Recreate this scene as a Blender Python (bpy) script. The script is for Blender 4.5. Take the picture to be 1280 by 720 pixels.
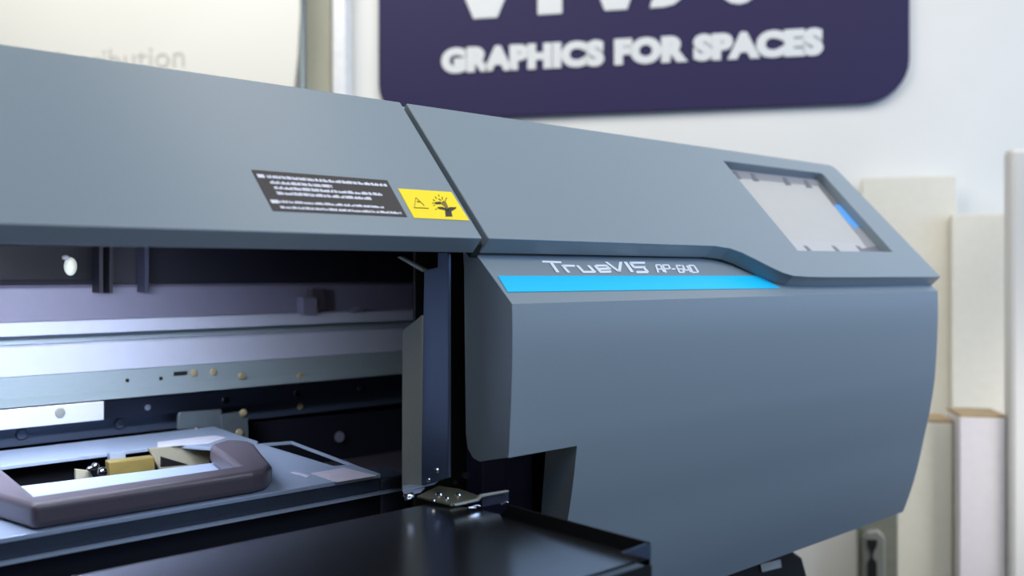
import bpy, bmesh, math, random
from mathutils import Vector, Matrix
from mathutils.geometry import tessellate_polygon
S = bpy.context.scene
COL = S.collection
for o in list(bpy.data.objects): bpy.data.objects.remove(o)

# ------------------------------------------------------------ camera
F = 1112.0                                   # focal length in pixels of the 1280 wide frame
TH = math.atan(F/1315.0)                     # the camera is turned this far to the right of the printer's depth axis
FW = Vector((math.sin(TH), math.cos(TH), 0)); RT = Vector((math.cos(TH), -math.sin(TH), 0)); UP = Vector((0, 0, 1))
CAM = Vector((0, 0, 1.2))
cd = bpy.data.cameras.new('camera'); cam = bpy.data.objects.new('camera', cd); COL.objects.link(cam)
cam.location = CAM; cam.rotation_euler = (math.pi/2, 0, -TH)
cd.sensor_width = 36; cd.lens = F/1280*36; cd.shift_y = -20/1280
cd.clip_start = 0.02
cd.dof.use_dof = True; cd.dof.focus_distance = 0.86; cd.dof.aperture_fstop = cd.lens/8.2
S.camera = cam

# ------------------------------------------------------------ light
S.view_settings.view_transform = 'Standard'; S.view_settings.look = 'None'
S.view_settings.exposure = 0; S.view_settings.gamma = 1; S.view_settings.use_curve_mapping = False
w = bpy.data.worlds.new('room_light'); S.world = w; w.use_nodes = True
bg = w.node_tree.nodes['Background']; bg.inputs[0].default_value = (0.95, 0.97, 1.0, 1); bg.inputs[1].default_value = 0.04

def area(name, loc, target, sx, sy, power, col):
    l = bpy.data.lights.new(name, 'AREA'); l.shape = 'RECTANGLE'; l.size = sx; l.size_y = sy; l.energy = power; l.color = col
    o = bpy.data.objects.new(name, l); COL.objects.link(o); o.location = loc
    o.rotation_euler = (Vector(target)-Vector(loc)).to_track_quat('-Z', 'Y').to_euler()
    return o
area('ceiling_or_wash_light', (0.8, -0.2, 2.35), (0.8, 0.6, 1.15), 1.8, 0.4, 13, (1.0, 0.94, 0.82))
area('ceiling_or_wash_light', (-0.6, 1.5, 2.7), (0.5, 2.9, 1.2), 2.0, 0.5, 25, (1.0, 0.98, 0.95))  # wash lamp added to brighten the left of the back wall
area('ceiling_or_wash_light', (0.85, 1.05, 2.75), (1.95, 1.65, 0.7), 4.4, 0.5, 25, (1.0, 0.97, 0.93))  # long wash lamp added to brighten the back wall
area('window_or_fill_light', (0.75, -0.4, 1.95), (0.75, 0.6, 1.15), 1.8, 0.4, 6.5, (0.32, 0.56, 1.0))  # blue key added close in front to grade the cover, no window there
area('window_or_fill_light', (2.6, -0.85, 1.70), (0.9, 0.57, 1.15), 1.9, 0.8, 28, (0.44, 0.64, 1.0))
l_ = area('window_or_fill_light', (2.1, 0.10, 0.9), (2.15, 0.9, 0.70), 0.5, 0.5, 1.5, (1.0, 0.95, 0.92)); l_.data.spread = math.radians(80)  # small fill added out of view to brighten the cartons, no window there
l_ = area('window_or_fill_light', (-0.9, -1.6, 1.3), (0.5, 0.65, 1.1), 1.0, 1.0, 3.2, (1.0, 0.95, 0.82))  # warm fill added from the front left
l_ = area('work_lamp_light', (0.17, 0.86, 1.205), (0.14, 0.975, 1.0), 0.32, 0.04, 2.5, (0.78, 0.84, 1.0)); l_.data.spread = math.radians(168)

# ------------------------------------------------------------ materials
def lin(c):
    return tuple((x/255/12.92 if x/255 <= .04045 else ((x/255+.055)/1.055)**2.4) for x in c) + (1,)
MATS = {}
def mat(name, rgb, rough=.5, metal=0., emit=0., var=.06, scale=60., bump=0., spec=.5, stretch=None, coat=0.):
    if name in MATS: return MATS[name]
    m = bpy.data.materials.new(name); m.use_nodes = True; nt = m.node_tree; N = nt.nodes; b = N['Principled BSDF']
    c = lin(rgb)
    tc = N.new('ShaderNodeTexCoord'); mp = N.new('ShaderNodeMapping'); nz = N.new('ShaderNodeTexNoise')
    nz.inputs['Scale'].default_value = scale; nz.inputs['Detail'].default_value = 4
    if stretch: mp.inputs['Scale'].default_value = stretch
    nt.links.new(tc.outputs['Object'], mp.inputs['Vector']); nt.links.new(mp.outputs[0], nz.inputs['Vector'])
    rp = N.new('ShaderNodeValToRGB')
    rp.color_ramp.elements[0].position = .3; rp.color_ramp.elements[1].position = .7
    rp.color_ramp.elements[0].color = tuple(x*(1-var) for x in c[:3])+(1,)
    rp.color_ramp.elements[1].color = tuple(min(1, x*(1+var)) for x in c[:3])+(1,)
    nt.links.new(nz.outputs['Fac'], rp.inputs[0]); nt.links.new(rp.outputs[0], b.inputs['Base Color'])
    b.inputs['Roughness'].default_value = rough; b.inputs['Metallic'].default_value = metal
    b.inputs['Specular IOR Level'].default_value = spec; b.inputs['Coat Weight'].default_value = coat
    if emit:
        nt.links.new(rp.outputs[0], b.inputs['Emission Color']); b.inputs['Emission Strength'].default_value = emit
    if bump:
        bp = N.new('ShaderNodeBump'); bp.inputs['Strength'].default_value = bump; bp.inputs['Distance'].default_value = .0006
        nt.links.new(nz.outputs['Fac'], bp.inputs['Height']); nt.links.new(bp.outputs[0], b.inputs['Normal'])
    MATS[name] = m; return m
GREY = mat('slate_plastic', (130, 144, 153), .34, scale=900, var=.03, bump=.05)
GREYS = GREY
BLACKP = mat('black_plastic', (84, 76, 86), .40, scale=700, bump=.05, spec=.8)
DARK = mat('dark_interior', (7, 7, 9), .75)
NAVY = mat('navy_painted_steel', (70, 74, 112), .5)
APRON = mat('black_coated_steel', (188, 193, 202), .22, metal=1.0, var=.05, scale=4, spec=.6)
PLATE = mat('pale_blue_steel', (160, 176, 200), .34, metal=.15, var=.03, stretch=(1, 30, 30))
WHITEP = mat('white_painted_aluminium', (194, 200, 218), .45, var=.02)
LAV = mat('lavender_grey_paint', (126, 126, 148), .5, var=.03)
TEAL = mat('zinc_plated_steel', (164, 180, 186), .33, metal=.25, var=.06, stretch=(2, 60, 60))
RAIL = mat('dark_rail_steel', (48, 54, 70), .22, metal=.8, stretch=(2, 80, 80))
RAILB = mat('rail_reflection', (232, 236, 244), .3, metal=.3, stretch=(2, 80, 80))  # reflection on the rail, put into the colour as a brighter length
STEEL = mat('bare_sheet_steel', (158, 162, 156), .36, metal=.3, stretch=(40, 40, 2))
BLUEST = mat('blued_sheet_steel', (84, 98, 122), .4, metal=.6, stretch=(40, 40, 2))
BRASS = mat('brass_screw', (226, 210, 170), .35, metal=.6)
CHROME = mat('chrome', (220, 222, 226), .12, metal=1)
CYAN = mat('cyan_stripe', (22, 196, 246), .35, var=.01)
SILVER = mat('silver_lettering', (236, 242, 250), .4, var=.02)
LABK = mat('black_label_film', (48, 46, 48), .5)
LABW = mat('label_print_white', (226, 228, 240), .5)
YEL = mat('yellow_label_film', (252, 226, 20), .5, var=.02)
INK = mat('label_ink', (44, 42, 36), .5)
INKP = mat('label_ink_pale', (178, 150, 30), .5)
CREAM = mat('cream_plastic', (178, 174, 152), .5)
GOLD = mat('gold_block', (176, 156, 92), .35, metal=.4)
PINKW = mat('pale_label', (206, 198, 212), .5)
WALL = mat('wall_paint', (240, 241, 238), .8, scale=5, var=.015)
RUBBER = mat('seam_rubber', (34, 38, 34), .7)

# ------------------------------------------------------------ mesh helpers
def obj(name, vf, mats, parent=None, bevel=0., seg=2, smooth=False):
    V, Fc = vf[0], vf[1]; mi = vf[2] if len(vf) > 2 else None
    base = ROOTLOC.get(parent.name if parent else None, Vector((0, 0, 0)))
    me = bpy.data.meshes.new(name); me.from_pydata([Vector(v)-base for v in V], [], Fc)
    if not isinstance(mats, (list, tuple)): mats = [mats]
    for m in mats: me.materials.append(m)
    if mi:
        for p, i in zip(me.polygons, mi): p.material_index = i
    bm = bmesh.new(); bm.from_mesh(me)
    bmesh.ops.remove_doubles(bm, verts=bm.verts, dist=1e-6)
    bmesh.ops.recalc_face_normals(bm, faces=bm.faces)
    bm.to_mesh(me); bm.free()
    if smooth:
        for p in me.polygons: p.use_smooth = True
        if smooth == 'angle': me.set_sharp_from_angle(angle=math.radians(28))
    o = bpy.data.objects.new(name, me); COL.objects.link(o)
    if parent: o.parent = parent
    ROOTLOC[o.name] = base
    if bevel:
        b = o.modifiers.new('bevel', 'BEVEL'); b.width = bevel; b.segments = seg; b.limit_method = 'ANGLE'; b.angle_limit = math.radians(35)
        b.harden_normals = False
    return o
ROOTLOC = {}
def root(name, label, cat, loc, rz=0, group=None):
    o = bpy.data.objects.new(name, None); COL.objects.link(o); o.location = loc; o.empty_display_size = .1
    o['label'] = label; o['category'] = cat
    if group: o['group'] = group
    ROOTLOC[o.name] = Vector(loc); return o
def tag(o, label, cat, group=None):
    o['label'] = label; o['category'] = cat
    if group: o['group'] = group
    return o
def struct(o): o['kind'] = 'structure'; return o
def join(*L):
    V = []; Fc = []; M = []
    for l in L:
        n = len(V); V += list(l[0]); Fc += [tuple(i+n for i in f) for f in l[1]]
        M += list(l[2]) if len(l) > 2 else [0]*len(l[1])
    return V, Fc, M
def mi(vf, i): return vf[0], vf[1], [i]*len(vf[1])
def prism(pts, vec):
    """closed polygon pts swept along vec"""
    n = len(pts); vec = Vector(vec); V = [Vector(p) for p in pts]; V += [p+vec for p in V]
    T = tessellate_polygon([V[:n]])
    if n <= 4 or True:
        Fc = [tuple(range(n)), tuple(range(2*n-1, n-1, -1))]
    Fc += [(i, (i+1) % n, n+(i+1) % n, n+i) for i in range(n)]
    return V, Fc
def prism_hole(outer, holes, vec):
    vec = Vector(vec); loops = [[Vector(p) for p in outer]]+[[Vector(p) for p in h] for h in holes]
    flat = [p for l in loops for p in l]; n = len(flat)
    T = tessellate_polygon(loops); V = flat+[p+vec for p in flat]
    Fc = [tuple(t) for t in T]+[tuple(n+i for i in reversed(t)) for t in T]
    k = 0
    for l in loops:
        m = len(l)
        Fc += [(k+i, k+(i+1) % m, n+k+(i+1) % m, n+k+i) for i in range(m)]
        k += m
    return V, Fc
def extx(prof, x0, x1): return prism([(x0, y, z) for y, z in prof], (x1-x0, 0, 0))
def box(x0, x1, y0, y1, z0, z1): return prism([(x0, y0, z0), (x1, y0, z0), (x1, y1, z0), (x0, y1, z0)], (0, 0, z1-z0))
def cyl(c, ax, r, h, n=20, r2=None):
    c = Vector(c); ax = Vector(ax).normalized(); a = ax.orthogonal().normalized(); b = ax.cross(a); r2 = r if r2 is None else r2
    V = [c+(a*math.cos(t)+b*math.sin(t))*r for t in [2*math.pi*i/n for i in range(n)]]
    V += [c+ax*h+(a*math.cos(t)+b*math.sin(t))*r2 for t in [2*math.pi*i/n for i in range(n)]]
    return V, [tuple(range(n)), tuple(range(2*n-1, n-1, -1))]+[(i, (i+1) % n, n+(i+1) % n, n+i) for i in range(n)]
def ellipsoid(c, rx, ry, rz, n=16, m=10):
    V = []; Fc = []
    for j in range(m+1):
        ph = math.pi*j/m
        for i in range(n):
            t = 2*math.pi*i/n; V.append((c[0]+rx*math.sin(ph)*math.cos(t), c[1]+ry*math.sin(ph)*math.sin(t), c[2]+rz*math.cos(ph)))
    for j in range(m):
        for i in range(n): Fc.append((j*n+i, j*n+(i+1) % n, (j+1)*n+(i+1) % n, (j+1)*n+i))
    return V, Fc

# measuring: the point of a real plane seen at a spot of the photograph
def at(px, py, X=None, Y=None, Z=None, P=None, N=None, off=0.):
    d = FW+RT*((px-640)/F)+UP*((340-py)/F)
    if X is not None: t = (X-CAM.x)/d.x
    elif Y is not None: t = (Y-CAM.y)/d.y
    elif Z is not None: t = (Z-CAM.z)/d.z
    else: t = ((Vector(P)+Vector(N)*off)-CAM).dot(Vector(N))/d.dot(Vector(N))
    return CAM+d*t

XS = 0.4843                      # seam between the lid and the right housing
XR = 1.2735                      # right end
TY, TZ = 0.733, 1.3656           # ridge
SE = Vector((0, -0.129, -0.1366)).normalized()      # down the sloped top
SN = Vector((0, SE.z, -SE.y)).normalized()          # outward from it
if SN.z < 0: SN = -SN
SP = Vector((0, TY, TZ))
def sl(px, py, off=0.): return at(px, py, P=SP, N=SN, off=off)
def slp(pts, off, thick):        # a polygon measured on the slope, swept inward
    return prism([sl(x, y, off) for x, y in pts], SN*(-thick))
XL = -0.95

# ============================================================ THE SETTING
WP = CAM+FW*2.45; WN = Vector(((4.62*RT-FW).normalized().y, -(4.62*RT-FW).normalized().x, 0))
WR = (4.62*RT-FW).normalized()
if WN.dot(FW) > 0: WN = -WN
def wl(px, py, off=0.): return at(px, py, P=WP, N=WN, off=off)
def wbox(pxa, pxb, pya, pyb, off, thick, pad=0):
    a = wl(pxa, 340, off); b = wl(pxb, 340, off); zt = wl(pxa, pya, off).z; zb = wl(pxa, pyb, off).z if pyb is not None else 0.
    return prism([Vector((a.x, a.y, zb)), Vector((b.x, b.y, zb)), Vector((b.x, b.y, zt)), Vector((a.x, a.y, zt))], WN*(-thick))
def wbz(pxa, pxb, z0, z1, off, thick):
    a = wl(pxa, 340, off); b = wl(pxb, 340, off)
    return prism([Vector((a.x, a.y, z0)), Vector((b.x, b.y, z0)), Vector((b.x, b.y, z1)), Vector((a.x, a.y, z1))], WN*(-thick))
a0 = WP-WR*3.2-UP*1.2; b0 = WP+WR*3.0-UP*1.2
struct(obj('wall_back', prism([a0, b0, b0+UP*2.9, a0+UP*2.9], WN*-.1), WALL))
struct(obj('floor', box(-5, 6, -4, 6, -.1, 0), mat('dark_grey_floor', (44, 44, 46), .6, scale=8)))
struct(obj('trim_1', wbz(415, 432, 0, 2.7, .06, .05), mat('white_gloss_casing', (246, 250, 255), .3), bevel=.004))
struct(obj('trim_2', wbz(381, 413, 0, 2.7, .022, .018), mat('olive_grey_paint', (222, 222, 204), .7, var=.02), bevel=.003))

# ============================================================ THE PRINTER
PR = root('wide_format_printer', 'slate grey wide format inkjet printer with open front bay and cyan stripe', 'printer', (0.2, 0.95, 0))
fe = [(TY+.02, TZ-.0005), (TY, TZ)]
Lr = Vector((0, .604, 1.2292)); inn = SN*-.0185
lid_prof = [(TY, TZ), (Lr.y, Lr.z), (Lr.y+inn.y, Lr.z+inn.z), (TY+.012, TZ-.028), (TY+.10, TZ-.028), (TY+.10, TZ)]
lid = obj('front_lid', extx(lid_prof, XL, .4772), GREY, PR, bevel=.0012)
# labels on the lid
ic = [(314.5, 212), (484, 225.3), (509, 270.8), (341.5, 263)]
def lerp(a, b, t): return (a[0]+(b[0]-a[0])*t, a[1]+(b[1]-a[1])*t)
def quad(c, u, v): return lerp(lerp(c[0], c[1], u), lerp(c[3], c[2], u), v)
random.seed(4)
parts = [mi(slp(ic, .0006, .0005), 0)]
def dash(c, u0, u1, v0, v1, off, m):
    return mi(slp([quad(c, u0, v0), quad(c, u1, v0), quad(c, u1, v1), quad(c, u0, v1)], off, .0004), m)
rows = [(.105, .09, .975, .075, 1), (.245, .09, .55, .075, 1), (.375, .10, .90, .075, 1), (.51, .10, .80, .075, 1), (.735, .07, .86, .06, 1), (.875, .07, .97, .06, 1)]
for v, u0, u1, h, m in rows:
    u = u0
    while u < u1:
        wd = random.uniform(.02, .075); e = min(u+wd, u1)
        k = u
        while k < e:                      # word made of tiny characters
            cw = random.uniform(.006, .011); hh = h*random.choice((.6, .8, 1, 1)); parts.append(dash(ic, k, min(k+cw, e), v+h-hh, v+h, .0008, m)); k += cw+.0018
        u = e+.007
for v in (.10, .73): parts.append(dash(ic, .02, .072, v, v+.085, .0008, 1))
obj('information_label', join(*parts), [LABK, LABW], lid)
wc = [(497.5, 235.6), (564.2, 240), (586.8, 275.6), (517.6, 272.2)]
def wq(pts, m, off=.0009): return mi(slp([(480+x/10.283, 220+y/10.283) for x, y in pts], off, .0004), m)
def bar(x0, y0, x1, y1, t):
    dx, dy = x1-x0, y1-y0; L = math.hypot(dx, dy); nx, ny = -dy/L*t/2, dx/L*t/2
    return [(x0+nx, y0+ny), (x1+nx, y1+ny), (x1-nx, y1-ny), (x0-nx, y0-ny)]
P = [mi(slp(wc, .0006, .0005), 0)]
P.append(wq([(785, 435), (845, 430), (862, 445), (880, 518), (795, 520)], 1))           # wrist
P.append(wq([(800, 440), (840, 400), (930, 400), (925, 418), (870, 450), (850, 470)], 1))  # thumb
P.append(wq([(690, 398), (745, 395), (800, 412), (842, 432), (800, 440), (720, 425), (692, 412)], 1))
P.append(wq([(655, 335), (720, 328), (742, 340), (730, 362), (670, 360), (652, 350)], 1))
P.append(wq([(742, 335), (770, 315), (795, 330), (840, 430), (815, 440), (770, 380), (738, 362)], 2))
for b in ((700, 235, 712, 262), (655, 262, 680, 290), (620, 345, 645, 347), (635, 375, 660, 370), (805, 275, 790, 320), (700, 290, 740, 312), (630, 300, 655, 318), (660, 430, 685, 418), (745, 265, 755, 300)):
    P.append(wq(bar(*b, 9), 1 if b[0] > 700 else 2))
P += [wq(bar(388, 405, 575, 414, 8), 1), wq(bar(392, 398, 410, 275, 6), 2), wq(bar(410, 275, 520, 378, 6), 2), wq(bar(425, 325, 465, 332, 14), 2)]
obj('warning_label', join(*P), [YEL, INK, mat('label_ink_brown', (128, 104, 40), .5)], lid)
obj('seam_gasket', join(extx([(TY+.002, TZ-.009), (.613, 1.224), (.6215, 1.2125), (TY+.05, TZ-.025), (TY+.05, TZ-.009)], .4768, .4850)), RUBBER, PR)

# right housing
out = [(511, 129.3), (657, 149), (860, 181.5), (1041, 207.5), (1050, 211.5), (1176, 344.5), (1176, 347)]
# exact: ridge follows the lid's ridge line
def xs(X, s): return SP+Vector((X, 0, 0))+SE*s
ob = [sl(*p) for p in ((1176, 346), (1040, 346.5), (1010, 346), (992, 344.8), (978, 340.5), (962, 333), (945, 324.2), (928, 315.8), (912, 310.2), (893, 307.2))]
oo = [xs(XS, 0), xs(XR-.012, 0), xs(XR-.003, .004), xs(XR, .012)]+ob+[Vector((XS, .604, 1.2292))]
hole = [sl(*p) for p in ((904.5, 201), (1027, 216.5), (1030.5, 219), (1116, 314.5), (997.5, 312.8))]
uh = obj('upper_housing', prism_hole(oo, [hole], SN*-.0185), GREY, PR, bevel=.001)
obj('top_cover', join(box(XS, XR-.004, TY+.012, 1.24, TZ-.03, TZ-.0005)), GREY, PR, bevel=.004)
# the housing's end cheek behind the slab
cheek = [(TY+.02, TZ-.02), (.60, 1.215), (.66, 1.19), (1.24, 1.19), (1.24, TZ-.02)]
obj('end_cheek', extx(cheek, XR-.02, XR-.004), GREY, PR, bevel=.002)
# display sunk in the slab
D = .0135
scr = [sl(*p, -D) for p in ((896, 200), (1036, 214), (1120, 318), (990, 322))]
SCRB = mat('screen_bezel', (58, 58, 62), .3)
UI = mat('screen_light_grey', (178, 177, 174), .5, emit=.10, var=.01)
UIB = mat('screen_blue', (82, 150, 216), .4, emit=.25, var=.01)
UIW = mat('screen_white', (176, 176, 177), .5, emit=.15, var=.01)
UIG = mat('screen_mid_grey', (140, 140, 143), .5, emit=.1, var=.01)
UID = mat('screen_dark_grey', (112, 112, 118), .4, emit=.05, var=.01)
def uq(pts, m, off=-D+.0006): return mi(prism([sl(880+x/5.142, 190+y/5.142, off) for x, y in pts], SN*-.0004), m)
L = [mi(prism(scr, SN*-.004), 0)]
L.append(uq([(170, 108), (735, 185), (1140, 660), (560, 660)], 1))
L.append(uq([(160, 100), (742, 172), (775, 222), (215, 165)], 4, -D+.0010))
for a, b in ((185, 205), (298, 318), (505, 525), (640, 660), (730, 745)):
    L.append(uq([(a, 118+(a-150)*.125), (b, 118+(b-150)*.125), (b+38, 166+(b-150)*.125), (a+22, 166+(a-150)*.125)], 5, -D+.0014))
L.append(uq([(735, 215), (785, 225), (870, 345), (838, 348)], 5, -D+.0012))
L.append(uq([(835, 338), (880, 338), (1000, 480), (975, 492), (925, 452)], 2, -D+.0014))
L.append(uq([(925, 452), (1005, 490), (1110, 600), (1060, 628), (1010, 560)], 4, -D+.0012))
L.append(uq([(540, 560), (1010, 590), (1040, 640), (600, 640)], 3, -D+.0010))
for a in (665, 845, 1000): L.append(uq([(a-25, 600), (a, 606), (a+35, 640), (a+8, 640)], 5, -D+.0014))
L.append(uq([(1020, 620), (1120, 600), (1150, 660), (1040, 660)], 5, -D+.0014))
obj('display_screen', join(*L), [SCRB, UI, UIB, UIW, UIG, UID], uh)

# lower cover of the right hand side
CY = [(1.173, .5727), (1.14, .5722), (1.10, .5735), (1.07, .5752), (1.0425, .5775), (1.0, .584), (.96, .5925), (.92, .601), (.885, .6105), (.85, .6225)]
def crom(P, n=6):
    o = []
    for i in range(len(P)-1):
        p0 = P[max(i-1, 0)]; p1 = P[i]; p2 = P[i+1]; p3 = P[min(i+2, len(P)-1)]
        for k in range(n):
            t = k/n; f = []
            for a in (0, 1):
                f.append(.5*((2*p1[a])+(-p0[a]+p2[a])*t+(2*p0[a]-5*p1[a]+4*p2[a]-p3[a])*t*t+(-p0[a]+3*p1[a]-3*p2[a]+p3[a])*t**3))
            o.append(tuple(f))
    return o+[P[-1]]
XN = .5655; th = .004
prof = [(.638, 1.2298), (.6198, 1.214)]+[(y, z) for z, y in crom(CY)]
def skin(pr, x0, x1): return extx(pr+[(y+th, z-(.0 if i else .002)) for i, (y, z) in enumerate(pr)][::-1], x0, x1)
kk = min(range(len(prof)), key=lambda i: abs(prof[i][1]-1.0425))
inner = [(y+th, z-(.0 if i else .002)) for i, (y, z) in enumerate(prof[:kk+1])]
side = inner+[(.6163, 1.033), (.626, 1.0345), (.634, 1.042), (.637, 1.055), (.6396, 1.203)]
ntc = [(y+th, z) for y, z in prof[kk:]]
YN = at(683, 600, X=XN).y
cov = join(skin(prof[:kk+1], XS, XN), skin(prof, XN, XR-.003),
           extx(side, XS, XS+.003),
           extx([(.5780, 1.0425), (.6163, 1.033), (.6163, 1.036), (.5780, 1.0455)], XS+.003, XN),
           extx(ntc+[(YN+.02, .85), (YN, 1.0425)], XN, XN+.003),
           extx(prof+[(1.2, .852), (1.2, 1.20)], XR-.003, XR),
           extx([(.6265, .85), (1.2, .85), (1.2, .854), (.6265, .854)], XN, XR-.003))
sc = obj('side_cover', cov, GREY, PR, smooth='angle')
# chamfer band above the front face: stripe and lettering lie on it
CP = Vector((0, .5727, 1.173)); CE = (Vector((0, .6198, 1.214))-CP).normalized(); CN = Vector((0, -CE.z, CE.y))
if CN.z < 0: CN = -CN
def ch(px, py, off=0.): return at(px, py, P=CP, N=CN, off=off)
def chp(pts, off=.0007, t=.0006): return prism([ch(x, y, off) for x, y in pts], CN*-t)
obj('cyan_stripe', chp([(622.3, 344.6), (948, 344.6), (976, 360), (634.6, 364.8)]), CYAN, sc)
def glyphs(spec, cx):           # strokes drawn in zoomed pixels (x, y)
    L = []
    for b in spec: L.append(chp([(660+x/5.333, 310+y/5.333) for x, y in b], .0008, .0006))
    return join(*L)
def st(x0, y0, x1, y1, t, horiz=None):
    if abs(y1-y0) < abs(x1-x0)*.35: return [(x0, y0-t*.42), (x1, y1-t*.42), (x1, y1+t*.42), (x0, y0+t*.42)]
    return [(x0-t*.62, y0), (x0+t*.62, y0), (x1+t*.62, y1), (x1-t*.62, y1)]
T = 16
def seg(pts): return [st(*pts[i], *pts[i+1], T) for i in range(len(pts)-1)]
G = []
G += [st(95, 90, 222, 95, 15), st(150, 90, 200, 162, 17)]                       # T
G += seg([(228, 112), (272, 163)])+seg([(232, 117), (312, 119)])                 # r
G += seg([(328, 115), (372, 160)])+seg([(365, 159), (448, 159)])+seg([(402, 115), (446, 160)])   # u
G += seg([(450, 117), (530, 117)])+seg([(446, 117), (486, 160)])+seg([(478, 159), (556, 157)])+seg([(468, 139), (552, 137)])+seg([(522, 117), (545, 138)])  # e
G += seg([(520, 92), (612, 160)])+seg([(618, 92), (608, 160)])                   # V
G += [st(648, 92, 696, 160, 17)]                                                # I
G += seg([(680, 98), (780, 98)])+seg([(684, 98), (706, 128)])+seg([(704, 128), (782, 128)])+seg([(770, 128), (798, 158)])+seg([(722, 160), (802, 160)])   # S
T = 9.5
G += seg([(852, 112), (868, 162)])+seg([(852, 112), (885, 113)])+seg([(882, 113), (906, 160)])+seg([(862, 140), (895, 140)])    # A
G += seg([(898, 112), (920, 164)])+seg([(898, 113), (938, 113)])+seg([(936, 113), (948, 136)])+seg([(910, 138), (948, 137)])     # P
G += seg([(958, 140), (984, 139)])
G += seg([(985, 116), (1020, 116)])+seg([(988, 116), (1010, 162)])+seg([(1008, 162), (1042, 161)])+seg([(998, 140), (1034, 139)])+seg([(1030, 139), (1042, 161)])  # 6
G += seg([(1030, 114), (1046, 146)])+seg([(1042, 147), (1084, 146)])+seg([(1058, 116), (1086, 163)])         # 4
G += seg([(1072, 114), (1098, 162)])+seg([(1072, 115), (1108, 116)])+seg([(1106, 116), (1136, 160)])+seg([(1096, 163), (1136, 161)])  # 0
obj('lettering', glyphs(G, 0), SILVER, sc)

# black gap behind, panels in the notch
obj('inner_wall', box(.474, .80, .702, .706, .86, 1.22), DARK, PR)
a = at(603, 590, Y=.675); b = at(633, 590, Y=.675); c = at(668, 590, Y=.675)
obj('inner_cover', join(box(a.x, b.x, .675, .701, .93, 1.055), box(b.x+.001, c.x, .678, .701, .93, 1.055)), NAVY, PR, bevel=.001)
def screw(px, py, Y, r, m=BRASS, parent=None, ax=(0, -1, 0), P=None):
    c = P if P else at(px, py, Y=Y)
    v = join(cyl(c, ax, r, r*.5, 16, r*.8), cyl(Vector(c)+Vector(ax)*r*.5, ax, r*.45, r*.08, 6))
    return obj('screw', v, m, parent or PR, smooth=False)
screw(581, 594, .702, .0042, CHROME); screw(569, 603, .702, .0026, CHROME)

# steel side plate closing the bay
XP = .46
pts = [at(*p, X=XP) for p in ((530, 337), (547, 334), (547, 316), (560.5, 316), (560.5, 597), (526, 608))]
sp = obj('side_plate', prism(pts, (.003, 0, 0)), BLUEST, PR, bevel=.0006)
q = at(527, 400, X=XP); fn = Vector((.80, .60, 0)).normalized()
def fl(px, py): return at(px, py, P=q, N=fn)
obj('folded_flange', prism([fl(527, 394), fl(518, 402), fl(505, 411.5), fl(503, 415), fl(502.5, 612), fl(527, 607)], Vector((.0008, -.0006, 0))*2), STEEL, sp)
obj('latch_arm', prism([at(*p, X=.455) for p in ((496, 321.5), (500, 320.5), (529, 336), (528, 340))], (.004, 0, 0)), STEEL, PR)
screw(546, 588, 0, .0032, CHROME, P=at(546, 588, X=XP-.0003), ax=(-1, 0, 0))
screw(536, 600, 0, .0024, CHROME, P=at(536, 600, X=XP-.0003), ax=(-1, 0, 0))

# ---- inside of the bay
YB = 1.17
def z0(y, Y): return at(0, y, Y=Y).z
XI0, XI1 = XL, .80
ub = obj('upper_beam', extx([(1.165, z0(357, 1.165)), (1.160, z0(361, 1.16)), (1.160, z0(404, 1.16)), (1.23, z0(404, 1.16)), (1.23, z0(350, 1.165))], XI0, XI1), LAV, PR, bevel=.0015)
obj('beam_ledge', extx([(1.145, z0(404, 1.145)), (1.145, z0(421.5, 1.145)), (1.20, z0(421.5, 1.145)), (1.20, z0(402, 1.145))], XI0, XI1), WHITEP, PR, bevel=.001)
obj('beam_groove', extx([(1.168, z0(419, 1.168)), (1.168, z0(436, 1.168)), (1.2, z0(436, 1.168)), (1.2, z0(419, 1.168))], XI0, XI1), TEAL, PR)
obj('white_beam', extx([(1.148, z0(433, 1.148)), (1.145, z0(436, 1.148)), (1.145, z0(472, 1.148)), (1.2, z0(472, 1.148)), (1.2, z0(433, 1.148))], XI0, XI1), WHITEP, PR, bevel=.0008)
mp_ = obj('mounting_plate', extx([(1.141, z0(473, 1.141)), (1.141, z0(499, 1.141)), (1.129, z0(511, 1.129)), (1.2, z0(511, 1.129)), (1.2, z0(473, 1.141))], XI0, XI1), TEAL, PR)
YR = 1.128
xsplit = at(130, 505, Y=YR).x
rl = obj('guide_rail', join(extx([(YR, z0(513, YR)), (YR, z0(538, YR)), (1.17, z0(538, YR)), (1.17, z0(513, YR))], xsplit+.0003, XI1)), RAIL, PR, bevel=.0008)
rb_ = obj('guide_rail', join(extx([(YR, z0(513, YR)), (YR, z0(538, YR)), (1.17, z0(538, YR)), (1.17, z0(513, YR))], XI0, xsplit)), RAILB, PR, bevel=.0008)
rb_['label'] = 'length of rail with a bright reflection painted in'
lb = obj('lower_beam', extx([(1.15, z0(538, 1.15)), (1.15, z0(560, 1.15)), (1.2, z0(560, 1.15)), (1.2, z0(538, 1.15))], XI0, XI1), BLUEST, PR)
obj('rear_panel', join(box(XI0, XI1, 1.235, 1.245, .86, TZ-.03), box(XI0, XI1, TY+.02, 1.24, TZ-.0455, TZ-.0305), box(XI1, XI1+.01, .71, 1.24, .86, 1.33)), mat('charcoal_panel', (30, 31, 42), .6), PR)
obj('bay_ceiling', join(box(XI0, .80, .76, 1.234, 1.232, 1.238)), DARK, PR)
for (x, y) in ((242, 466), (267, 465)): screw(x, y, 1.140, .0048, BRASS, mp_)
for (x, y) in ((302, 470), (375, 470)): screw(x, y, 1.139, .0050, BRASS, mp_)
obj('screw_slot', prism([at(*p, Y=1.1405) for p in ((217, 465), (234, 463.5), (234, 468.5), (217, 470))], (0, -.0006, 0)), DARK, mp_)
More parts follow.
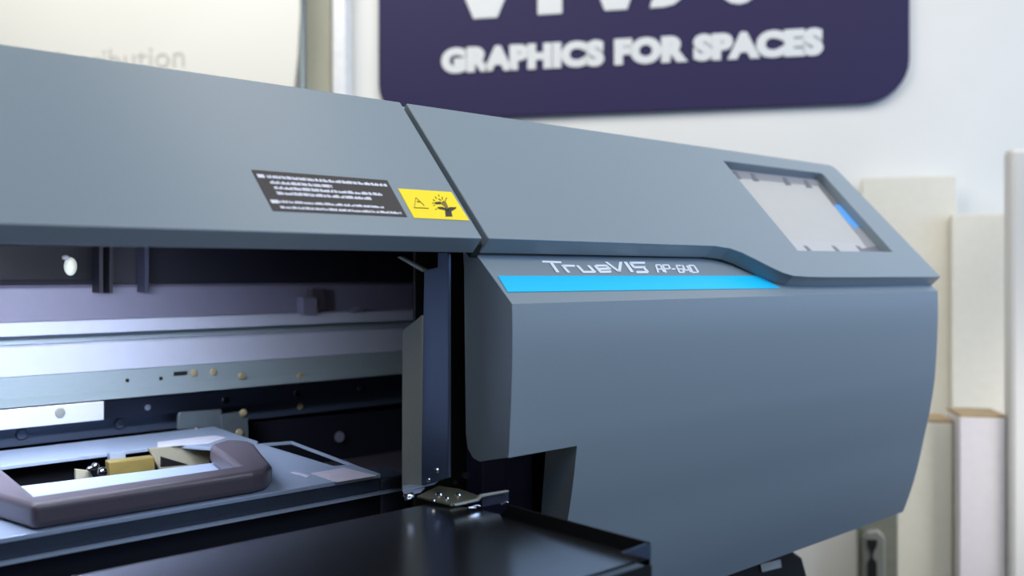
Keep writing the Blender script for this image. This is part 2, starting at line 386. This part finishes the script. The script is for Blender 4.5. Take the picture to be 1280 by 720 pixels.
for (x, y) in ((159, 475.5), (201, 473)): obj('screw_hole', cyl(at(x, y, Y=1.1405), (0, -1, 0), .0023, .0006), DARK, mp_)
screw(75, 516, YR, .0058, STEEL, rb_)
for (x, y) in ((184, 509), (281.5, 499.5), (371, 492), (450, 485)): screw(x, y, YR, .0046, CHROME, rl)
for (x, y) in ((27, 542.5), (149, 529.5)): screw(x, y, 1.1495, .0068, BLUEST, lb)
bk = obj('rail_bracket', join(prism([at(*p, Y=1.118) for p in ((276, 519), (310, 514), (311, 547), (297, 548), (278, 541))], (0, .01, 0)), prism([at(*p, Y=1.121) for p in ((223, 519), (226, 515.5), (277, 512), (277, 535), (222, 537))], (0, .006, 0))), mat('dull_zinc', (104, 116, 122), .45, metal=.4), PR, bevel=.0008)
for (x, y) in ((304, 516), (299, 541)): screw(x, y, 1.117, .0052, BRASS, bk)
screw(375, 508, 1.149, .0046, BRASS, lb)
obj('sensor_disc', cyl(at(424, 546, Y=1.15), (0, -1, 0), .0075, .002, 24), mat('grey_nylon', (120, 122, 140), .5), PR)
obj('lower_panel', join(prism([at(*p, Y=1.155) for p in ((314, 528), (560, 506), (560, 640), (314, 640))], (0, .004, 0))), mat('blue_black_panel', (22, 24, 36), .5), PR)
# things in the dark slot above the beam
DIV = mat('blue_black_divider', (24, 25, 38), .6); DIV2 = mat('slate_divider', (60, 62, 84), .5)
cp = at(88, 333, Y=1.10)
obj('slot_cap', join(ellipsoid(cp, .007, .006, .0105)), mat('ivory_plastic', (222, 224, 204), .4), PR, smooth=True)
obj('slot_clip', join(ellipsoid(at(82, 322, Y=1.10), .004, .004, .003)), mat('grey_clip', (150, 150, 158), .4), PR, smooth=True)
for (xa, xb, m, nm) in ((124, 129, DIV, 'slot_divider'), (137, 141, DIV, 'slot_divider'), (181, 186, DIV2, 'slot_divider')):
    a = at(xa, 340, Y=1.13); b = at(xb, 340, Y=1.13)
    obj(nm, box(a.x, b.x, 1.13, 1.16, 1.175, 1.232), m, PR)
obj('slot_panel', box(at(141, 340, Y=1.16).x, XI1, 1.165, 1.17, 1.185, 1.232), mat('blue_black_sheet', (30, 31, 44), .5), PR)
obj('cable_clip', join(prism([at(*p, Y=1.135) for p in ((378, 371.5), (397, 373), (397, 394), (379, 394))], (0, .02, 0))), LAV, PR, bevel=.001)
obj('cable_clip', join(prism([at(*p, Y=1.138) for p in ((390, 361), (405, 361), (407, 384), (397, 386), (397, 372), (390, 371))], (0, .015, 0))), BLACKP, PR)
obj('cable_clip', join(prism([at(*p, Y=1.135) for p in ((443, 391), (449, 384), (458, 390))], (0, .02, 0))), LAV, PR)

# platen with its opening and slot
ZP = 1.002
def zp(px, py, z=ZP): return at(px, py, Z=z)
outer = [Vector((-.9, .75, ZP)), Vector((.4655, .75, ZP)), Vector((.467, .80, ZP)), Vector((.443, .805, ZP)), Vector((.437, .972, ZP)), Vector((.445, .985, ZP)), Vector((.445, 1.118, ZP)), Vector((-.9, 1.118, ZP))]
hole = [Vector((.150, .925, ZP)), Vector((.358, .905, ZP)), Vector((.390, .985, ZP)), Vector((.365, 1.028, ZP)), Vector((.150, 1.028, ZP))]
pl = obj('platen', prism_hole(outer, [hole], (0, 0, -.004)), PLATE, PR, bevel=.0006)
pp = [Vector((.443, .805, ZP)), Vector((.467, .80, ZP)), Vector((.476, .962, ZP)), Vector((.437, .972, ZP))]
ft = join(prism_hole(pp, [[Vector((.447, .811, ZP)), Vector((.4655, .806, ZP)), Vector((.474, .959, ZP)), Vector((.441, .968, ZP))]], (0, 0, -.003)))
obj('slot_frame', ft, PLATE, pl)
obj('pale_label', prism([zp(*p, ZP+.0004) for p in ((389, 591.5), (430, 584.5), (471, 594.5), (421, 602.5))], (0, 0, -.0004)), PINKW, pl)
obj('pale_label', prism([zp(*p, ZP+.0004) for p in ((364, 590.5), (369, 589.5), (388, 594.5), (384, 596))], (0, 0, -.0004)), PINKW, pl)
obj('white_label', prism([zp(*p, ZP+.0004) for p in ((197, 552.5), (245, 546.5), (268, 544.5), (283, 547), (262, 553.5), (197, 559))], (0, 0, -.0004)), mat('white_film', (214, 216, 228), .5), pl)
screw(246, 536, 0, .004, BLACKP, pl, ax=(0, 0, 1), P=zp(246, 535.5))
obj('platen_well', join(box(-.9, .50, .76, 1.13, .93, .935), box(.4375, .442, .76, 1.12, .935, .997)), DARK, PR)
obj('well_block', prism([at(*p, Y=1.022) for p in ((186, 561), (262, 553), (262, 584), (200, 588))], (0, .005, 0)), CREAM, PR)
obj('well_wedge', prism([at(*p, Y=1.005) for p in ((202, 571), (236, 581), (202, 584))], (0, .004, 0)), DARK, PR)
obj('gold_block', prism([at(*p, Y=1.0) for p in ((136, 577.5), (194, 571), (194, 590), (137, 598))], (0, .015, 0)), GOLD, PR, bevel=.0015)
obj('connector', prism([at(*p, Y=1.015) for p in ((137, 567), (157, 564.5), (157, 575), (138, 577))], (0, .01, 0)), PLATE, PR)
obj('well_bracket', prism([at(*p, Y=.99) for p in ((95, 587), (112, 589), (117, 597), (95, 601))], (0, .006, 0)), CREAM, PR)
for (x, y, r) in ((128, 590, .0052), (119, 583, .0042), (112, 586, .003)): obj('fitting', ellipsoid(at(x, y, Y=.985), r, r, r, 12, 8), CHROME, PR, smooth=True)
# black handle frame standing on the platen
ZH = 1.0225
ho = [(.159, .753), (.335, .753), (.350, .757), (.362, .772), (.379, .832), (.392, .875), (.394, .893), (.388, .908), (.378, .917), (.354, .901)]
hi = [(.335, .785), (.168, .785), (.168, .93), (.112, .93), (.126, .87), (.146, .802)]
U = [Vector((x, y, ZH)) for x, y in ho+hi]
hd = obj('handle', prism(U, (0, 0, -.0195)), BLACKP, PR, bevel=.005, seg=4)
# front of the table, ledge, hinge parts
obj('table_front', box(XL, .4655, .7515, .76, .985, .9978), mat('graphite_face', (62, 72, 88), .4, metal=.4), PR, bevel=.0008)
obj('front_ledge', extx([(.746, .9845), (.746, .9825), (.76, .9825), (.76, .9845)], XL, .53), PLATE, PR)
obj('table_skirt', box(XL, .53, .7535, .76, .94, .982), mat('black_skirt', (28, 29, 40), .4, metal=.3), PR)
obj('hinge_block', box(.4665, .50, .752, .80, .96, .9965), mat('slate_block', (52, 60, 76), .45, metal=.2), PR, bevel=.003)
ZK = 1.0035
obj('hinge_bracket', prism([zp(*p, ZK) for p in ((521, 620), (548, 607), (575, 611), (607, 622), (563, 630))], (0, 0, -.0018)), mat('olive_plate', (120, 120, 104), .4, metal=.3), PR, bevel=.0004)
for (x, y, r) in ((548.5, 617.5, .0030), (558, 622, .0022), (572, 618, .0028), (541, 625, .0022)): screw(x, y, 0, r, CHROME, P=zp(x, y+1, ZK+.0002), ax=(0, 0, 1))
def rod(name, pts, Y, m, t=.003): return obj(name, prism([at(*p, Y=Y) for p in pts], (0, t, 0)), m, PR, bevel=.0003)
rod('hinge_rod', ((568, 630.5), (597, 624), (602, 618.5), (636, 613), (636, 615), (603, 621.5), (598, 626.5), (569, 632.5)), .59, STEEL)
rod('hinge_plate', ((602, 621.5), (636, 615), (636, 628), (603, 634)), .594, mat('dark_blue_plate', (34, 37, 56), .5))
rod('hinge_clip', ((584, 635), (597, 631), (602, 632.5), (595, 635)), .586, CHROME)
rod('hinge_clip', ((626, 630), (634, 626.5), (636, 628), (628, 632)), .586, CHROME)
obj('plate_foot', join(prism([zp(*p, ZK+.001) for p in ((503, 609), (551, 600), (543, 606), (503, 615.5))], (0, 0, .0015)), prism([zp(*p, ZK) for p in ((504, 617), (531, 611), (526, 616), (505, 621))], (0, 0, .0015))), PLATE, PR, bevel=.0004)
obj('metal_spring', cyl(at(505, 622, Y=.62), (1, -.2, .1), .0028, .008, 12), CHROME, PR, smooth=True)

BLACKE = mat('black_edge', (22, 24, 28), .7, spec=.2)
# apron (media guide): a dark mirror-like sheet in front of the table
ZA = 1.0016; XA_ = .462
e0 = at(550, 624, Z=ZA); e1 = at(624, 646, X=XA_); e1.z = ZA
apo = [Vector((XL, .402, ZA)), Vector((XA_, .402, ZA)), e1, e0, Vector((XL, e0.y, ZA))]
ap = obj('front_apron', prism([Vector((p.x, p.y, ZA+(p.y-e1.y)*-.03)) for p in apo], (0, 0, -.002)), APRON, PR)
l0 = at(624, 646, X=XA_); l1 = at(637, 631.5, X=XA_); l2 = at(808, 678, X=XA_)
obj('side_lip', prism([Vector((XA_-.0008, .4015, ZA-.002)), Vector((XA_-.0008, l0.y, ZA-.002)), Vector((XA_-.0008, l1.y, l1.z)), Vector((XA_-.0008, .4015, l2.z+.0005))], (.0016, 0, 0)), mat('black_lip', (9, 10, 11), .9, spec=.15), ap)
obj('corner_gusset', prism([at(*p, Y=.401) for p in ((776.5, 690.5), (806.5, 679), (812, 680), (812, 699))], (0, -.0012, 0)), BLUEST, ap)
obj('front_edge', extx([(.3995, ZA-.0005), (.3995, ZA-.012), (.402, ZA-.012), (.402, ZA-.0005)], XL, XA_), BLACKE, ap)
# stand under the machine
STD = mat('stand_black', (20, 20, 22), .5)
st_ = obj('stand_beam', join(box(-.8, 1.06, .86, .94, .80, .845)), STD, PR, bevel=.003)
obj('stand_bracket', join(prism([at(*p, Y=.66) for p in ((898, 712), (990, 688), (1003, 697), (1016, 745), (880, 745))], (0, .30, 0))), STD, PR, bevel=.003)
obj('white_tag', prism([at(*p, Y=.659) for p in ((950, 705), (975, 699), (976, 709), (952, 715))], (0, -.001, 0)), mat('tag_white', (205, 208, 205), .5), PR)
for x in (-.7, 1.02):
    obj('stand_leg', box(x-.035, x+.035, .84, .93, .06, .85), STD, PR, bevel=.004)
    obj('stand_foot', box(x-.04, x+.04, .60, 1.2, .0, .06), STD, PR, bevel=.008)
obj('rear_base', box(XL, XR-.02, .78, 1.22, .845, .925), BLACKP, PR)

# ============================================================ THINGS BEHIND
def text_mesh(s, size, off=0., ext=.002, res=4, space=1.):
    c = bpy.data.curves.new('t', 'FONT'); c.body = s; c.size = size; c.offset = off; c.extrude = ext; c.resolution_u = res; c.space_character = space
    o = bpy.data.objects.new('t', c); COL.objects.link(o); dg = bpy.context.evaluated_depsgraph_get(); me = bpy.data.meshes.new_from_object(o.evaluated_get(dg))
    V = [v.co.copy() for v in me.vertices]; Fc = [tuple(p.vertices) for p in me.polygons]
    bpy.data.objects.remove(o); bpy.data.meshes.remove(me); return V, Fc
def fit(vf, pos, w, h, right, nrm):
    xs_ = [v.x for v in vf[0]]; ys = [v.y for v in vf[0]]; zs = [v.z for v in vf[0]]
    x0_, x1_, y0_, y1_ = min(xs_), max(xs_), min(ys), max(ys)
    return [pos+right*((v.x-x0_)/(x1_-x0_)*w)+UP*((v.y-y0_)/(y1_-y0_)*h)+nrm*(v.z-min(zs)) for v in vf[0]], vf[1]
SO = .021
sign = root('wall_sign', 'large dark purple sign with rounded corners and white lettering on the wall', 'sign', wl(800, 100, SO))
def arcp(cx, cz, r, a0, a1, n=8): return [(cx+r*math.cos(a0+(a1-a0)*i/n), cz+r*math.sin(a0+(a1-a0)*i/n)) for i in range(n+1)]
o0 = wl(640, 340, SO)
def wa(p): return (p-o0).dot(WR)
A0 = wa(wl(473, 60, SO)); A1 = wa(wl(1137, 60, SO)); ZB = wl(760, 140.5, SO).z; ZT = ZB+.72; R = .105
pts = arcp(A0+R, ZB+R, R, math.pi, 1.5*math.pi)+arcp(A1-R, ZB+R, R, 1.5*math.pi, 2*math.pi)+arcp(A1-R, ZT-R, R, 0, .5*math.pi)+arcp(A0+R, ZT-R, R, .5*math.pi, math.pi)
def W(a, z): 
    v = o0+WR*a; v.z = z; return v
obj('sign_board', prism([W(a, z) for a, z in pts], WN*-.018), mat('deep_purple_vinyl', (24, 13, 74), .65, var=.02), sign, bevel=.001)
WH = mat('white_sign_lettering', (226, 230, 232), .5, var=.01)
tv = text_mesh('GRAPHICS FOR SPACES', .1, .0078, .002, 4, 1.06)
pb = wl(552, 91, SO); pe = wl(1029, 68.5, SO); ph = wl(790, 46.5, SO).z-wl(790, 80, SO).z
zb = (pb.z+pe.z)/2-.003
obj('tagline_lettering', fit(tv, W(wa(pb), zb), wa(pe)-wa(pb), ph, WR, WN), WH, sign)
zl = wl(606, 23.5, SO).z
def letter(polys, name='large_lettering'):
    L = []
    for p in polys: L.append(prism([W(wa(wl(x, 60, SO)), zl+dz) for x, dz in p], WN*.004))
    return obj(name, join(*L), WH, sign, bevel=.004, seg=2)
H = .24
letter([[(592, 0), (622, 0), (668, H), (632, H), (607, .07), (582, H), (548, H)]])
letter([[(672, 0), (703, 0), (703, H), (672, H)]])
letter([[(756, 0), (784, 0), (824, H), (790, H), (770, .07), (748, H), (712, H)]])
letter([[(812, 0), (830, .0), (842, .005), (852, .02), (860, .05), (862, H), (830, H), (829, .04), (815, .022)]])
c0 = 924
letter([[(c0+38*math.cos(t), .12+.125*math.sin(t)) for t in [2*math.pi*i/24 for i in range(24)]]])

# cream banner on the left, lettering faded
BO = .14
bn = root('hanging_banner', 'cream white banner with faint grey lettering hanging left of the pale door casing', 'banner', wl(200, 60, BO))
def bw(px, py, off=BO): return wl(px, py, off)
zt = 2.6
def bz(px, z): v = bw(px, 340); v.z = z; return v
edge = [(368, 1.15), (367, bw(367, 112).z), (372, bw(370, 70).z), (374, bw(374, 35).z), (377, bw(378, 0).z), (377, zt)]
obj('banner_sheet', prism([bz(-420, 1.15)]+[bz(x, z) for x, z in edge]+[bz(-420, zt)], WN*-.006), mat('cream_banner_cloth', (240, 241, 234), .7, var=.015, scale=3), bn)
obj('banner_lettering', fit(text_mesh('distribution', .1, .0, .001, 3), bz(60, bw(230, 83).z), (bw(231, 80)-bw(60, 80)).length, .062, WR, WN), mat('faint_grey_print', (208, 209, 203), .7), bn)
obj('banner_pole', cyl(bz(379, 0), (0, 0, 1), .008, 2.6, 16), mat('grey_tube', (120, 134, 140), .35, metal=.5), bn, smooth=True)

# cream tone at the wall right of the printer, built as thin slabs
tag(obj('cream_slab', wbox(1078, 1196, 222, None, .05, .02), mat('cream_board', (236, 233, 219), .8, var=.02), bevel=.002), 'tall thin cream slab upright at the wall just right of the printer, beneath the sign', 'board')
tag(obj('cream_slab', wbox(1190, 1300, 268, None, .08, .02), mat('cream_board_b', (236, 233, 220), .8, var=.02), bevel=.002), 'lower thin cream slab behind the two upright white cartons', 'board')
CART = mat('white_carton', (228, 224, 226), .6, var=.02); KR = mat('tan_card_edge', (176, 154, 120), .8)
def carton(name, pa, pb_, top, off, label, m):
    r0 = root(name, label, 'carton', (*wl((pa+pb_)/2, 340, off).xy, 0))
    a = wl(pa, 340, off); b = wl(pb_, 340, off); zt = wl(pa, top, off).z
    obj('carton_body', prism([Vector((a.x, a.y, 0)), Vector((b.x, b.y, 0)), Vector((b.x, b.y, zt)), Vector((a.x, a.y, zt))], WN*-.10), m, r0, bevel=.003)
    obj('cardboard_flap', prism([Vector((a.x, a.y, zt)), Vector((b.x, b.y, zt)), Vector((b.x, b.y, zt+.006)), Vector((a.x, a.y, zt+.006))], WN*-.10), KR, r0)
carton('tall_carton', 1100, 1191, 526, .30, 'tall off-white carton with tan top, nearer the printer, left of its pair', mat('cream_carton', (222, 220, 204), .6, var=.02))
carton('tall_carton', 1199, 1257, 521, .34, 'tall white carton with tan top, right of its pair beside the white panel', CART)
tag(obj('upright_panel', wbox(1263, 1420, 185, None, .36, .05), mat('white_panel', (224, 224, 220), .5, var=.01), bevel=.01), 'large white upright panel at the far right edge of the photo', 'panel')
# metal plate on the wall under the printer
hp = root('strike_plate', 'grey metal plate with dark keyhole shaped slot on the wall below the printer', 'metal plate', wl(1098, 700, .40))
def hb(pts, off, t): return prism([wl(x, y, off) for x, y in pts], WN*-t)
obj('back_plate', hb([(1073, 655), (1123, 636), (1123, 800), (1073, 800)], .40, .03), mat('olive_metal', (134, 136, 120), .5, metal=.2), hp, bevel=.004)
obj('front_plate', hb([(1079, 672), (1083, 665), (1098, 663), (1107, 672), (1108, 800), (1079, 800)], .42, .018), mat('silver_metal', (150, 152, 142), .4, metal=.3), hp, bevel=.004)
obj('slot', hb([(1084, 675), (1097, 675), (1096, 683), (1092, 690), (1091, 697), (1096, 703), (1097, 800), (1085, 800), (1085, 703), (1089, 697), (1089, 690), (1085, 683)], .424, .003), DARK, hp)
